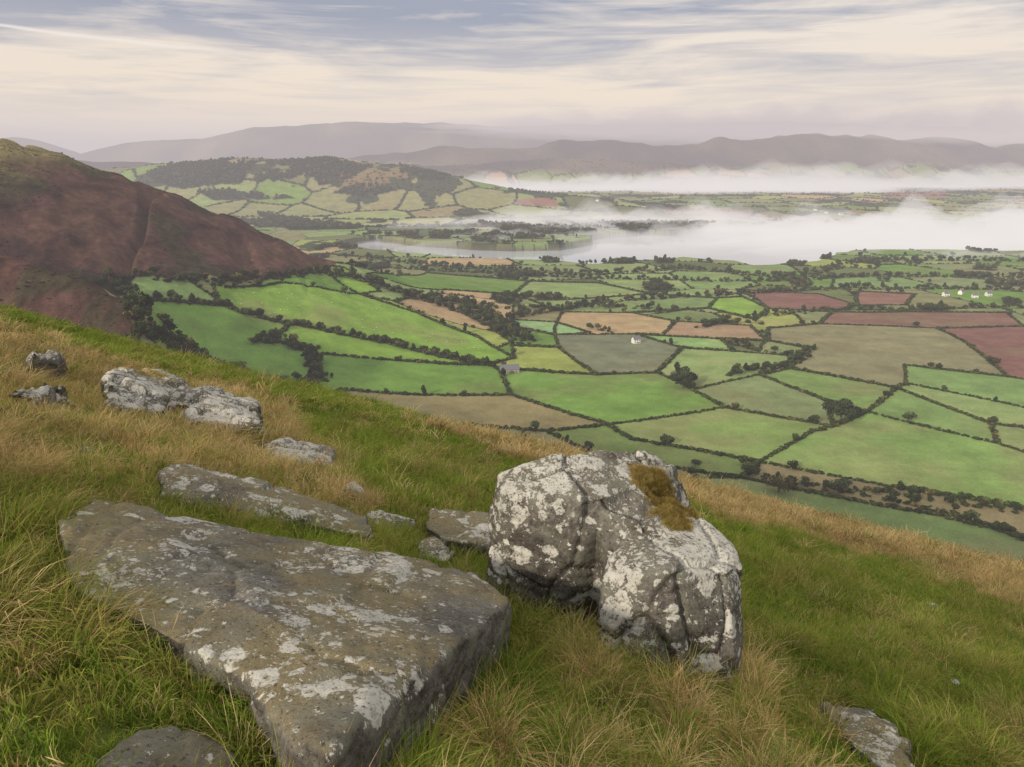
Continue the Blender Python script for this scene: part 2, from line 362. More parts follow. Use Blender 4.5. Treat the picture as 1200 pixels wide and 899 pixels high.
far_g=sstep(60,200,Rr.ravel())[:,None]
nc_=nc_*(1-far_g)+np.array((.14,.17,.05))*far_g
COL[isnear]=nc_[isnear]
COL[Z<0]=(.10,.09,.07)
RG=np.where(hm,1.0,np.where(isnear,.15,.22+.5*mz))
verts=np.stack([X,Y,Z],1)
verts=np.vstack([verts,[[0,0,H1(0.,0.)]]]);COL=np.vstack([COL,[COL[0]]]);RG=np.append(RG,.15)
I=np.arange(nr-1)[:,None]*nc+np.arange(nc)[None,:]
I2=np.arange(nr-1)[:,None]*nc+((np.arange(nc)+1)%nc)[None,:]
quads=np.stack([I,I2,I2+nc,I+nc],-1).reshape(-1,4)[:,::-1]
me=bpy.data.meshes.new('terrain')
me.vertices.add(len(verts));me.vertices.foreach_set('co',verts.astype(np.float32).ravel())
nq=len(quads);tri=np.stack([np.full(nc,len(verts)-1),np.arange(nc),(np.arange(nc)+1)%nc],1)[:,::-1]
loops=np.concatenate([quads.ravel(),tri.ravel()]).astype(np.int32)
me.loops.add(len(loops));me.loops.foreach_set('vertex_index',loops)
me.polygons.add(nq+nc)
me.polygons.foreach_set('loop_start',np.concatenate([np.arange(nq)*4,nq*4+np.arange(nc)*3]).astype(np.int32))
me.polygons.foreach_set('use_smooth',np.ones(nq+nc,bool))
me.update(calc_edges=True)
at_=me.color_attributes.new('Col','FLOAT_COLOR','POINT')
at_.data.foreach_set('color',np.hstack([np.clip(COL,0,1),np.ones((len(COL),1))]).astype(np.float32).ravel())
ar_=me.attributes.new('rough_cover','FLOAT','POINT');ar_.data.foreach_set('value',RG.astype(np.float32))
me.materials.append(m_ter)
ter=bpy.data.objects.new('hillside_and_valley_terrain',me);col.objects.link(ter)
if me.polygons[1000].normal.z<0: me.flip_normals()

m_w,nt=newmat('lake_water')
b=N(nt,'ShaderNodeBsdfPrincipled');b.inputs['Base Color'].default_value=(.42,.45,.49,1);b.inputs['Roughness'].default_value=.08;b.inputs['IOR'].default_value=1.33
tc=N(nt,'ShaderNodeTexCoord').outputs['Object'];bp=N(nt,'ShaderNodeBump');bp.inputs['Strength'].default_value=.05;bp.inputs['Distance'].default_value=.1
L(nt,noiseN(nt,tc,.15,3),bp.inputs['Height']);L(nt,bp.outputs[0],b.inputs['Normal']);out(nt,b.outputs[0])
bm=bmesh.new()
for p in [(-900,1300),(3500,1300),(3500,2750),(-900,2750)]: bm.verts.new((*p,0))
bm.faces.new(bm.verts);me=bpy.data.meshes.new('lake');bm.to_mesh(me);me.materials.append(m_w)
o=bpy.data.objects.new('lake',me);col.objects.link(o)

# ------------------------------------------------------------------ mesh helpers
def mesh_from(name,V,Fc,mats,shade=None,smooth=False,mi=None):
    me=bpy.data.meshes.new(name);me.from_pydata([tuple(v) for v in V],[],[tuple(f) for f in Fc]);
    for m in mats: me.materials.append(m)
    if mi is not None: me.polygons.foreach_set('material_index',mi)
    if shade is not None:
        a=me.color_attributes.new('shade','FLOAT_COLOR','POINT')
        S=np.ones((len(V),4),np.float32);S[:,:3]=np.asarray(shade).reshape(len(V),-1);a.data.foreach_set('color',S.ravel())
    if smooth: me.polygons.foreach_set('use_smooth',[True]*len(me.polygons))
    me.update();return me
def scatter(name,variants,pts,rot,scl,tint,vid=None):
    me=bpy.data.meshes.new(name);k=len(pts)
    me.vertices.add(k);me.vertices.foreach_set('co',np.asarray(pts,np.float32).ravel())
    def A_(nm,ty,v,key):
        a=me.attributes.new(nm,ty,'POINT');a.data.foreach_set(key,v)
    A_('rot','FLOAT_VECTOR',np.asarray(rot,np.float32).ravel(),'vector')
    A_('scl','FLOAT_VECTOR',np.asarray(scl,np.float32).ravel(),'vector')
    A_('tint','FLOAT_COLOR',np.hstack([tint,np.ones((k,1))]).astype(np.float32).ravel(),'color')
    if vid is None: vid=rng.integers(0,len(variants),k)
    A_('vid','INT',vid.astype(np.int32),'value')
    o=bpy.data.objects.new(name,me);col.objects.link(o)
    vc=bpy.data.collections.new(name+'_variants')
    for i,v in enumerate(variants):
        vo=bpy.data.objects.new('%s_v%02d'%(name,i),v);vc.objects.link(vo)
    ng=bpy.data.node_groups.new(name+'_gn','GeometryNodeTree')
    ng.interface.new_socket('Geometry',in_out='INPUT',socket_type='NodeSocketGeometry');ng.interface.new_socket('Geometry',in_out='OUTPUT',socket_type='NodeSocketGeometry')
    gi=ng.nodes.new('NodeGroupInput');go=ng.nodes.new('NodeGroupOutput');ip=ng.nodes.new('GeometryNodeInstanceOnPoints')
    ci=ng.nodes.new('GeometryNodeCollectionInfo');ci.inputs['Collection'].default_value=vc;ci.inputs['Separate Children'].default_value=True;ci.inputs['Reset Children'].default_value=True
    def na(nm,ty):
        q=ng.nodes.new('GeometryNodeInputNamedAttribute');q.data_type=ty;q.inputs[0].default_value=nm
        return [s for s in q.outputs if s.enabled][0]
    lk=ng.links.new
    lk(gi.outputs[0],ip.inputs['Points']);lk(ci.outputs[0],ip.inputs['Instance']);ip.inputs['Pick Instance'].default_value=True
    lk(na('vid','INT'),ip.inputs['Instance Index']);lk(na('rot','FLOAT_VECTOR'),ip.inputs['Rotation']);lk(na('scl','FLOAT_VECTOR'),ip.inputs['Scale'])
    lk(ip.outputs[0],go.inputs[0])
    md=o.modifiers.new('scatter','NODES');md.node_group=ng
    return o

# ------------------------------------------------------------------ foliage variants
def crown(r,h,zc,nleaf,leaf,seed,lumps=9):
    R=np.random.default_rng(seed)
    cs=R.normal(size=(lumps,3));cs/=np.linalg.norm(cs,axis=1)[:,None];cs*=R.uniform(.25,.75,(lumps,1))
    cr=R.uniform(.32,.6,lumps);ls=R.uniform(.65,1.25,lumps)
    k=R.integers(0,lumps,nleaf);d=R.normal(size=(nleaf,3));d/=np.linalg.norm(d,axis=1)[:,None]
    p=cs[k]+d*(cr[k]*R.uniform(.7,1.05,nleaf))[:,None];ok=p[:,2]>-.75;k,d,p=k[ok],d[ok],p[ok];m=len(k)
    a=R.normal(size=(m,3));a/=np.linalg.norm(a,axis=1)[:,None];nn=d+a*.7;nn/=np.linalg.norm(nn,axis=1)[:,None]
    t=np.cross(nn,a);t/=np.linalg.norm(t,axis=1)[:,None]+1e-6;bt=np.cross(nn,t)
    P=p*np.array([r,r,h])+np.array([0,0,zc]);s=(leaf*R.uniform(.6,1.4,m))[:,None]
    V=np.stack([P+t*s*e*.5+bt*s*f_*.5 for e,f_ in ((-1,-.6),(1,-.7),(.8,.8),(-.7,.9))],1).reshape(-1,3)
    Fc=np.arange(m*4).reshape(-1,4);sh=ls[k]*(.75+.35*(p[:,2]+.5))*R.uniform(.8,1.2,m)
    return V.tolist(),Fc.tolist(),np.repeat(sh,4).tolist()
def limb(V,Fc,a,b,ra,rb,k=6):
    a=np.array(a,float);b=np.array(b,float);d=b-a;d/=np.linalg.norm(d);t=np.cross(d,[.3,.9,.1]);t/=np.linalg.norm(t);q=np.cross(d,t);s=len(V)
    for c,r in((a,ra),(b,rb)):
        for i in range(k):
            w=2*math.pi*i/k;V.append(c+r*(t*math.cos(w)+q*math.sin(w)))
    for i in range(k):
        j=(i+1)%k;Fc.append((s+i,s+j,s+k+j,s+k+i))
def tree_mesh(name,seed,nleaf=500,leaf=.10,r=.5,h=.42,zc=.58):
    R=np.random.default_rng(seed)
    V,Fc,S=crown(r,h,zc,nleaf,leaf,seed);nl=len(Fc)
    limb(V,Fc,(0,0,-.05),(.01,.01,.3),.035,.025);limb(V,Fc,(.01,.01,.3),(0,0,.8),.025,.008)
    for i in range(6):
        w=i*1.05+R.uniform(0,.5);limb(V,Fc,(.01,.01,.22+.05*i),(math.cos(w)*.32,math.sin(w)*.32,.45+.06*i),.014,.004,5)
    S=list(S)+[1]*(len(V)-len(S))
    mi=[0]*nl+[1]*(len(Fc)-nl)
    return mesh_from(name,V,Fc,[m_leaf,m_bark],S,mi=mi)
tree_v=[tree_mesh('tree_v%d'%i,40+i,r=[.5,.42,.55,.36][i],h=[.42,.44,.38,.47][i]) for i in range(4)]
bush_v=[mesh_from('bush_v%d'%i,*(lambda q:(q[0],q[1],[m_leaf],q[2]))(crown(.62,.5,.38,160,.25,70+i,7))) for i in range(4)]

leafpal=np.array([(.036,.054,.018),(.045,.063,.02),(.06,.072,.024),(.032,.045,.018),(.085,.088,.028),(.12,.095,.033),(.05,.055,.027)])
lw=np.array([.26,.22,.16,.16,.1,.04,.06]);lw/=lw.sum()
def leaftint(k): return leafpal[rng.choice(len(leafpal),k,p=lw)]*rng.uniform(.75,1.25,(k,1))
bush_pts=[];bush_s=[];tree_pts=[];tree_s=[]
def line_pts(a,b,step,jit):
    a=np.array(a[:2]);b=np.array(b[:2]);d=np.linalg.norm(b-a);k=max(2,int(d/step))
    t=np.linspace(0,1,k)+rng.uniform(-.3,.3,k)/k
    bow=np.sin(t*np.pi)*rng.normal()*d*.012;nrm=np.array([-(b-a)[1],(b-a)[0]])/max(d,1e-6)
    return a+(b-a)*t[:,None]+nrm*bow[:,None]+rng.normal(size=(k,2))*jit
for (p,q) in sorted(edges):
    a,b=H_px(p),H_px(q)
    P=line_pts(a,b,1.7,.6)
    keep=rng.random(len(P))>.02
    P=P[keep];bush_pts.append(P)
    sz=rng.uniform(2.8,4.6,len(P))*rng.choice([.8,1,1,1.2]);bush_s.append(sz)
    k=rng.random(len(P))<.013;tree_pts.append(P[k]);tree_s.append(rng.uniform(5,11,k.sum()))
def treeline(pl,step,jit,smin,smax,b=.5):
    for p,q in zip(pl[:-1],pl[1:]):
        P=line_pts(H_px(p),H_px(q),step,jit);k=rng.random(len(P))<b
        tree_pts.append(P[k]);tree_s.append(rng.uniform(smin,smax,k.sum()))
        bush_pts.append(P[~k]);bush_s.append(rng.uniform(smin*.5,smax*.6,(~k).sum()))
treeline([(122,332),(150,340),(162,360),(165,395),(160,410)],2.0,4,7,13)
treeline([(130,330),(172,322),(215,328),(262,332),(300,326),(340,324),(382,318)],2.0,4,5,11)
treeline([(382,318),(440,334),(490,350),(540,365),(590,390)],2.,5,7,13)
treeline([(470,345),(540,355),(580,375),(610,400)],1.4,10,8,14)
treeline([(180,350),(260,358),(340,380),(450,402),(570,428),(590,432)],1.8,2.5,6,11)
treeline([(182,405),(262,437),(345,465)],1.0,7,7,14)
treeline([(345,465),(372,440),(365,412),(325,396),(300,402)],1.5,5,6,12)
treeline([(345,465),(300,455),(240,436)],1.3,5,7,13)
treeline([(870,548),(900,560),(960,572),(1050,578),(1110,588),(1200,600),(1300,618)],2.4,2.5,4,9,.3)
treeline([(1000,578),(1060,590),(1130,606),(1200,632),(1300,660)],1.7,2.5,4,8,.15)
treeline([(795,440),(812,452)],3,3,9,14);treeline([(850,440),(935,425),(950,410)],2.5,3,6,11,.35)
treeline([(820,385),(850,378),(890,380)],4,4,9,14);treeline([(690,385),(715,390)],4,4,7,12)
treeline([(850,400),(880,410),(930,418)],3,3,6,11,.35)
treeline([(400,300),(480,309),(560,316),(640,320),(700,322),(760,318),(800,315),(860,320),(900,324),(950,324),(985,310),(1050,305),(1200,306)],3.5,9,7,13)
treeline([(420,312),(520,318),(640,324),(760,328),(900,330),(1000,325),(1200,325)],3.5,4,7,13,.35)
treeline([(600,372),(700,355),(860,345),(1000,338),(1200,340)],3.5,4,7,13,.35)
treeline([(880,372),(980,364),(1200,360)],4,4,7,12,.35)
treeline([(560,360),(640,362),(720,360),(800,364)],5,7,8,13)
k=300000;xx=rng.uniform(-500,2100,k);yy=rng.uniform(430,2350,k)
ok=(np.abs(xx)/yy<1.0);xx,yy=xx[ok],yy[ok];ok=(Fh(xx,yy)<0);xx,yy=xx[ok],yy[ok]
_,e=vor(xx,yy,cellw,100);ok=e<2.0;xx,yy=xx[ok],yy[ok]
bad=inpoly(lake,xx,yy)|inpoly(heather,xx,yy)
for P,c in fields_w: bad|=inpoly(np.array(P)[:,:2],xx,yy)
P=np.stack([xx,yy],1)[~bad];bush_pts.append(P);bush_s.append(rng.uniform(3.5,5.5,len(P)))
kk=rng.random(len(P))<.03;tree_pts.append(P[kk]);tree_s.append(rng.uniform(7,12,kk.sum()))
k=60000;xx=rng.uniform(-500,2100,k);yy=rng.uniform(900,2350,k);ok=(fbm(xx/90,yy/90,92,4)>.68)&(np.abs(xx)/yy<1.)
xx,yy=xx[ok],yy[ok];bad=inpoly(lake,xx,yy)|inpoly(heather,xx,yy)
for P,c in fields_w: bad|=inpoly(np.array(P)[:,:2],xx,yy)
P=np.stack([xx,yy],1)[~bad][:2500];tree_pts.append(P);tree_s.append(rng.uniform(8,13,len(P)))
k=260000;yy=2350+rng.random(k)**1.3*4000;xx=yy*rng.uniform(-.85,.95,k)
_,e=vor(xx,yy,230.,200,1.3);wdm=(fbm(xx/170,yy/260,91,4)>.60);ok=((e<7)&(rng.random(k)<.7))|(wdm&(rng.random(k)<.10));xx,yy=xx[ok],yy[ok]
bad=inpoly(lake,xx,yy)|(R_far1(xx,yy)>110)|(R_far3(xx,yy)>130);P=np.stack([xx,yy],1)[~bad][:15000]
bush_pts.append(P);bush_s.append(rng.uniform(6,11,len(P)))
for W in woods:
    Wn=np.array(W);x0,y0=Wn.min(0);x1,y1=Wn.max(0);k=int(min(60000,(x1-x0)*(y1-y0)/140))
    xx=rng.uniform(x0,x1,k);yy=rng.uniform(y0,y1,k);q=inpoly(W,xx,yy)&~inpoly(lake,xx,yy)&(fbm(xx/120,yy/160,191,4)>.36);P=np.stack([xx,yy],1)[q][:1800]
    tree_pts.append(P);tree_s.append(rng.uniform(11,18,len(P)))
def emit(name,var,P,S,sq=1.):
    P=np.concatenate(P);S=np.concatenate(S);ok=~(inpoly(lake,P[:,0],P[:,1]));P=P[ok];S=S[ok]
    z=Hh(P[:,0],P[:,1]);ok=z>.5;P,S,z=P[ok],S[ok],z[ok];k=len(P)
    rot=np.zeros((k,3));rot[:,2]=rng.uniform(0,6.28,k)
    sc=np.stack([S*rng.uniform(.85,1.2,k),S*rng.uniform(.85,1.2,k),S*rng.uniform(.85,1.1,k)*sq],1)
    return scatter(name,var,np.column_stack([P,z-.2]),rot,sc,leaftint(k))
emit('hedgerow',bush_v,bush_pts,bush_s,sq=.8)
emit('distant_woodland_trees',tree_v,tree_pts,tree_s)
k=26000;xx=rng.uniform(-900,-180,k);yy=rng.uniform(420,1100,k);ok=inpoly(heather,xx,yy)&(fbm(xx/60,yy/60,98,5)>.46)&(Fh(xx,yy)<Bh(xx,yy));P=np.stack([xx,yy],1)[ok][:6000]
z=Hh(P[:,0],P[:,1]);k=len(P);rot=np.zeros((k,3));rot[:,2]=rng.uniform(0,6,k);s_=rng.uniform(.6,1.7,k)*np.where(rng.random(k)<.03,1.9,1)
scatter('moorland_gorse_scrub',bush_v,np.column_stack([P,z-.2]),rot,np.stack([s_*1.4,s_*1.4,s_*.6],1),np.array((.055,.042,.022))*rng.uniform(.7,1.7,(k,1)))
def own_tree(name,px,py,hgt,wid,seed,tint=(.04,.055,.022),nleaf=3500):
    me=tree_mesh(name+'_mesh',seed,nleaf=nleaf,leaf=.05,r=.5,h=.42,zc=.56)
    p=H_px((px,py));m2,nt=newmat(name+'_leaves')
    s=N(nt,'ShaderNodeAttribute',attribute_name='shade').outputs['Color'];b=N(nt,'ShaderNodeBsdfDiffuse')
    L(nt,mixc(nt,1.,s,tint,'MULTIPLY'),b.inputs[0]);out(nt,b.outputs[0]);me.materials[0]=m2
    o=bpy.data.objects.new(name,me);col.objects.link(o);o.location=(p[0],p[1],p[2]-.2);o.scale=(wid,wid,hgt);o.rotation_euler=(0,0,seed)
for px,py,h,w,sd in ((985,493,22,28,3),(800,456,22,24,4),(912,577,15,19,5),(982,580,11,17,6),(877,556,10,13,7),(815,547,7,9,8),(943,570,8,11,9)):
    own_tree('oak_tree' if sd<5 else 'hawthorn_bush',px,py,h,w,sd,tint=(.04,.055,.022) if sd!=5 else (.095,.085,.035),nleaf=3000 if sd<5 else 1400)

# ------------------------------------------------------------------ sheep flock
def ell(V,Fc,c,r,k=8,rings=6):
    s=len(V)
    for i in range(rings+1):
        th=math.pi*i/rings
        for j in range(k):
            ph=2*math.pi*j/k;V.append((c[0]+r[0]*math.sin(th)*math.cos(ph),c[1]+r[1]*math.sin(th)*math.sin(ph),c[2]+r[2]*math.cos(th)))
    for i in range(rings):
        for j in range(k):
            a=s+i*k+j;b=s+i*k+(j+1)%k;Fc.append((a,b,b+k,a+k))
V=[];Fc=[];ell(V,Fc,(0,0,.62),(.55,.27,.28));ell(V,Fc,(.42,0,.68),(.22,.2,.2));nb=len(Fc)
ell(V,Fc,(.68,0,.52),(.16,.08,.09));ell(V,Fc,(.6,.1,.6),(.03,.08,.03));ell(V,Fc,(.6,-.1,.6),(.03,.08,.03))
for x in(-.33,.33):
    for y in(-.14,.14): limb(V,Fc,(x,y,.45),(x,y,.0),.055,.035)
sheep=mesh_from('sheep_mesh',V,Fc,[m_wool,m_face],mi=[0]*nb+[1]*(len(Fc)-nb),smooth=True)
P=np.array(fields_w[0][0])[:,:2];k=900;xx=rng.uniform(P[:,0].min(),P[:,0].max(),k);yy=rng.uniform(P[:,1].min(),P[:,1].max(),k);q=inpoly(P,xx,yy);xx,yy=xx[q][:75],yy[q][:75]
z=Hh(xx,yy);k=len(xx);rot=np.zeros((k,3));rot[:,2]=rng.uniform(0,6,k)
scatter('sheep_flock',[sheep],np.column_stack([xx,yy,z]),rot,np.full((k,3),1.3),np.ones((k,3)))

# ------------------------------------------------------------------ houses
def box(name,mat,parent,c,s):
    bm=bmesh.new();bmesh.ops.create_cube(bm,size=1);me=bpy.data.meshes.new(name)
    for v in bm.verts: v.co=Vector((v.co.x*s[0]+c[0],v.co.y*s[1]+c[1],v.co.z*s[2]+c[2]))
    bm.to_mesh(me);bm.free();me.materials.append(mat);o=bpy.data.objects.new(name,me);col.objects.link(o);o.parent=parent
def house(name,px,py,l,w,h,rot,wall=None,y0=250,roofm=None):
    p=H_px((px,py),y0);e=bpy.data.objects.new(name,None);col.objects.link(e);e.location=(p[0],p[1],p[2]-.1);e.rotation_euler=(0,0,math.radians(rot))
    wall=wall or m_white
    rh=w*.42
    V=[(-l/2,-w/2,-1.5),(l/2,-w/2,-1.5),(l/2,w/2,-1.5),(-l/2,w/2,-1.5),(-l/2,-w/2,h),(l/2,-w/2,h),(l/2,w/2,h),(-l/2,w/2,h),(-l/2,0,h+rh),(l/2,0,h+rh)]
    me=mesh_from('walls',V,[(0,1,5,4),(2,3,7,6),(1,2,6,9,5),(3,0,4,8,7)],[wall]);o=bpy.data.objects.new('walls',me);col.objects.link(o);o.parent=e
    o_=.5;V=[(-l/2-o_,-w/2-o_,h-.1),(l/2+o_,-w/2-o_,h-.1),(l/2+o_,0,h+rh+.25),(-l/2-o_,0,h+rh+.25),(-l/2-o_,w/2+o_,h-.1),(l/2+o_,w/2+o_,h-.1)]
    V+= [(a,b,c+.25) for a,b,c in V]
    me=mesh_from('roof',V,[(0,1,2,3),(3,2,5,4),(6,9,8,7),(9,10,11,8),(0,6,7,1),(4,5,11,10),(0,3,9,6),(3,4,10,9),(1,7,8,2),(2,8,11,5)],[roofm or m_slate]);o=bpy.data.objects.new('roof',me);col.objects.link(o);o.parent=e
    for sx in (-1,1): box('chimney',m_stone,e,(sx*(l/2-.8),0,h+rh+.9),(.9,.9,1.8))
    for zz in (1.5,4.0):
        if zz+.7<h:
            for i in range(int(l/3)):
                x=-l/2+1.6+i*3
                for sy in(-1,1): box('window',m_glass,e,(x,sy*(w/2+.02),zz),(1.,.08,1.2))
    box('door',m_bark,e,(l/2-2.9,-w/2-.03,1.0),(1.,.1,2.1))
house('farm_barn',597,436,20,10,4,8,m_stone);house('farmhouse',745,402,9,7,5.5,20)
for i,(px,py,l,r) in enumerate([(1108,347,10,10),(1126,345,12,40),(1142,349,9,-15),(1158,347,9,5)]):
    house('farmhouse',px,py,l,6.5,5,r)
for px,py in [(955,247),(968,250),(985,252),(700,236)]:
    house('farmhouse',px,py,14,9,6,random.uniform(-30,30),y0=2400)

# ------------------------------------------------------------------ rocks
footprints=[];rock_objs={}
def rock(name,hulls,mat,vox=.025,amp=.04,seed=0,drop=.35,moss=None,strata=.0,inset=.02,smooth=2,fr=1.,fine=.3,low=.7):
    bm=bmesh.new();jr=random.Random(seed)
    for H in hulls:
        H=[Vector(p) for p in H];tmp=bmesh.new()
        c=sum(H,Vector())/len(H)
        for p in H:
            j=lambda s:Vector((jr.uniform(-s,s),jr.uniform(-s,s),jr.uniform(-s,s)))
            tmp.verts.new(p+j(.004))
            g_=H1(p.x,p.y);q=p+(c-p)*inset;tmp.verts.new(Vector((q.x,q.y,min(p.z,g_)-drop))+j(.012))
        r=bmesh.ops.convex_hull(tmp,input=tmp.verts);
        bmesh.ops.delete(tmp,geom=list({x for x in r['geom_interior']+r['geom_unused'] if isinstance(x,bmesh.types.BMVert)}),context='VERTS')
        bmesh.ops.recalc_face_normals(tmp,faces=tmp.faces)
        m_=bpy.data.meshes.new('t');tmp.to_mesh(m_);tmp.free();bm.from_mesh(m_);bpy.data.meshes.remove(m_)
        pts=sorted([(p.x,p.y) for p in H]);lo=[]
        for hp in (pts,pts[::-1]):
            st=[]
            for p in hp:
                while len(st)>1 and (st[-1][0]-st[-2][0])*(p[1]-st[-2][1])-(st[-1][1]-st[-2][1])*(p[0]-st[-2][0])<=0: st.pop()
                st.append(p)
            lo+=st[:-1]
        footprints.append(lo)
    me=bpy.data.meshes.new(name);bm.to_mesh(me);bm.free()
    o=bpy.data.objects.new(name,me);col.objects.link(o)
    md=o.modifiers.new('r','REMESH');md.mode='VOXEL';md.voxel_size=vox
    dg=bpy.context.evaluated_depsgraph_get();me2=bpy.data.meshes.new_from_object(o.evaluated_get(dg));o.modifiers.clear();o.data=me2
    k=len(me2.vertices);co=np.empty(k*3);me2.vertices.foreach_get('co',co);co=co.reshape(-1,3)
    E=np.empty(len(me2.edges)*2,int);me2.edges.foreach_get('vertices',E);E=E.reshape(-1,2);deg=np.bincount(E.ravel(),minlength=k)[:,None]
    for it in range(smooth):
        sm=np.zeros_like(co);np.add.at(sm,E[:,0],co[E[:,1]]);np.add.at(sm,E[:,1],co[E[:,0]]);co=co*.4+.6*sm/deg
    me2.vertices.foreach_set('co',co.ravel());me2.update()
    nn=np.empty(k*3);me2.vertices.foreach_get('normal',nn);nn=nn.reshape(-1,3)
    D=np.empty(k);off=Vector((seed*7.1,seed*3.3,seed))
    for i in range(k):
        p=Vector(co[i])-Vector((0,0,CZ))+off
        wq=mnoise.noise_vector(p*2.2)*.10
        a=mnoise.fractal(p*1.5,1.0,2.0,2)*low
        pv=p+wq;pv=Vector((pv.x*2.0,pv.y*2.0,pv.z*1.3))
        v=mnoise.voronoi(pv);ed_=v[0][1]-v[0][0];cr=-max(0,.08-ed_)*14
        cid=mnoise.cell(v[1][0]*5.3)*1.1
        c_=mnoise.fractal(p*9,1.0,2.1,4)*fine
        rz=mnoise.noise(p*1.5);st=abs(((p.z+p.x*.15+rz*.12)*6.5)%1-.5)
        st=-max(0,.12-st)*8*(1-abs(nn[i][2]))
        D[i]=a+(cr*.9+cid*.8)*fr+c_+st*strata
    co+=nn*(D*amp)[:,None];me2.vertices.foreach_set('co',co.ravel())
    ms=me2.attributes.new('moss','FLOAT','POINT');mv=np.zeros(k)
    if moss:
        for c,r in moss:
            d=np.linalg.norm(co-np.array(c),axis=1)/r;mv=np.maximum(mv,np.clip(1.25-d,0,1)*np.clip(nn[:,2]*1.5+.6,0,1))
    ms.data.foreach_set('value',mv)
    me2.materials.clear();me2.materials.append(mat);me2.polygons.foreach_set('use_smooth',[True]*len(me2.polygons));me2.update()
    rock_objs[name]=(co,nn,mv)
    return o
A_=[at(576,598,4.25),at(583,555,4.3),at(612,545,4.3),at(645,532,4.35),at(700,525,4.5),at(755,528,4.8),at(792,545,4.85),at(808,585,4.8),at(812,625,4.6),
    at(755,565,4.3),at(705,585,3.98),at(640,585,4.0),at(592,580,4.08),at(572,670,4.1),at(588,705,3.98),at(655,705,3.85),at(676,650,3.88),at(690,605,3.95)]
C_=[at(696,590,4.02),at(752,575,4.25),at(812,592,4.4),at(825,620,4.2),at(712,650,3.85),at(765,660,3.72),at(835,655,3.8),at(716,720,3.8),at(770,745,3.7),at(845,725,3.75),at(700,600,4.2)]
B_=[at(716,655,3.74),at(742,632,3.86),at(812,602,4.25),at(835,615,4.15),at(860,640,3.95),at(869,665,3.8),at(874,745,3.65),at(862,782,3.4),at(792,792,3.26),at(738,765,3.33),at(706,720,3.5),at(708,680,3.6),at(852,668,3.62),at(780,668,3.46),at(745,672,3.5),at(856,735,3.45)]
rock('lichen_covered_boulder',[A_,C_,B_],m_rock,.018,.045,1,.5,moss=[(at(785,578,4.4),.36),(at(785,615,4.1),.22),(at(765,555,4.4),.26)],strata=.35,fr=.8,smooth=1,fine=.16,low=.5)
def NR(L_): return [near(*p) for p in L_]
rock('flat_rock_slab',[NR([(62,607,.2),(108,583,.2),(250,612,.22),(430,645,.28),(450,790,.34),(290,795,.22),(85,690,.14)]),
   NR([(300,622,.24),(430,645,.28),(560,672,.36),(600,702,.38),(548,748,.38),(440,803,.36),(388,885,.32),(338,880,.24),(290,800,.22)])],m_slab,.02,.034,2,.4,strata=1.0,fr=.45,smooth=1,fine=.25)
rock('mossy_rock_outcrop',[NR([(116,445,.45),(150,432,.55),(205,440,.5),(222,458,.5),(190,480,.2),(125,474,.2)]),NR([(205,458,.45),(250,455,.5),(300,468,.55),(300,496,.35),(225,492,.2)])],m_rock,.05,.10,3,.5,moss=[(near(165,450,.4),.9)],fine=.2,fr=.9,smooth=1)
rock('rock_outcrop',[NR([(12,455,.3),(45,448,.35),(77,451,.35),(74,470,.15),(20,472,.15)])],m_rock,.05,.08,4,.4,fine=.2,smooth=1)
rock('rock_outcrop',[NR([(33,416,.5),(55,411,.55),(72,422,.45),(50,432,.15)])],m_rock,.06,.1,5,.4,fine=.2,smooth=1)
rock('rock_outcrop',[NR([(310,520,.2),(335,515,.26),(390,525,.3),(387,548,.1),(322,541,.08)])],m_rock,.03,.05,6,.3,fine=.2,smooth=1)
rock('tilted_rock_slab',[NR([(187,552,.24),(215,543,.27),(340,572,.27),(434,604,.24),(434,630,.14),(330,612,.10),(188,580,.08)])],m_slab,.03,.04,7,.35,strata=.8,smooth=1,fr=.5)
rock('rock_outcrop',[NR([(430,600,.15),(450,595,.19),(492,604,.18),(488,620,.06),(434,618,.06)])],m_rock,.03,.04,8,.3,smooth=1)
rock('rock_outcrop',[NR([(402,571,.16),(413,565,.19),(428,577,.15),(412,585,.05)])],m_rock,.03,.03,9,.3,smooth=1)
rock('rock_outcrop',[NR([(502,592,.32),(535,595,.34),(580,604,.36),(578,640,.2),(520,632,.15),(498,618,.18)])],m_slab,.025,.04,10,.35,strata=.4,smooth=1,fr=.5)
rock('rock_outcrop',[NR([(488,632,.15),(510,626,.2),(535,645,.18),(528,658,.1),(490,654,.06)])],m_slab,.025,.04,11,.3,smooth=1)
rock('flat_stone',[NR([(110,885,.07),(160,852,.09),(212,842,.10),(282,882,.09),(260,930,.05),(120,940,.03)])],m_slab,.02,.02,12,.25,fr=.5)
rock('flat_stone',[NR([(960,820,.13),(1025,824,.15),(1085,900,.13),(1040,905,.08),(995,870,.08)])],m_slab,.025,.03,13,.25)
for j,(a,b,s_) in enumerate([(1088,712,14),(1012,716,8),(1180,762,9),(1120,800,6),(985,700,6),(60,516,9),(98,528,10),(262,505,10),(5,440,9),(100,455,9),(305,520,8),(460,575,6)]):
    rock('field_stone',[NR([(a-s_,b,.06),(a,b-s_*.8,.12),(a+s_,b-2,.09),(a+3,b+s_*.6,.02)])],m_rock,.03,.03,20+j,.2)

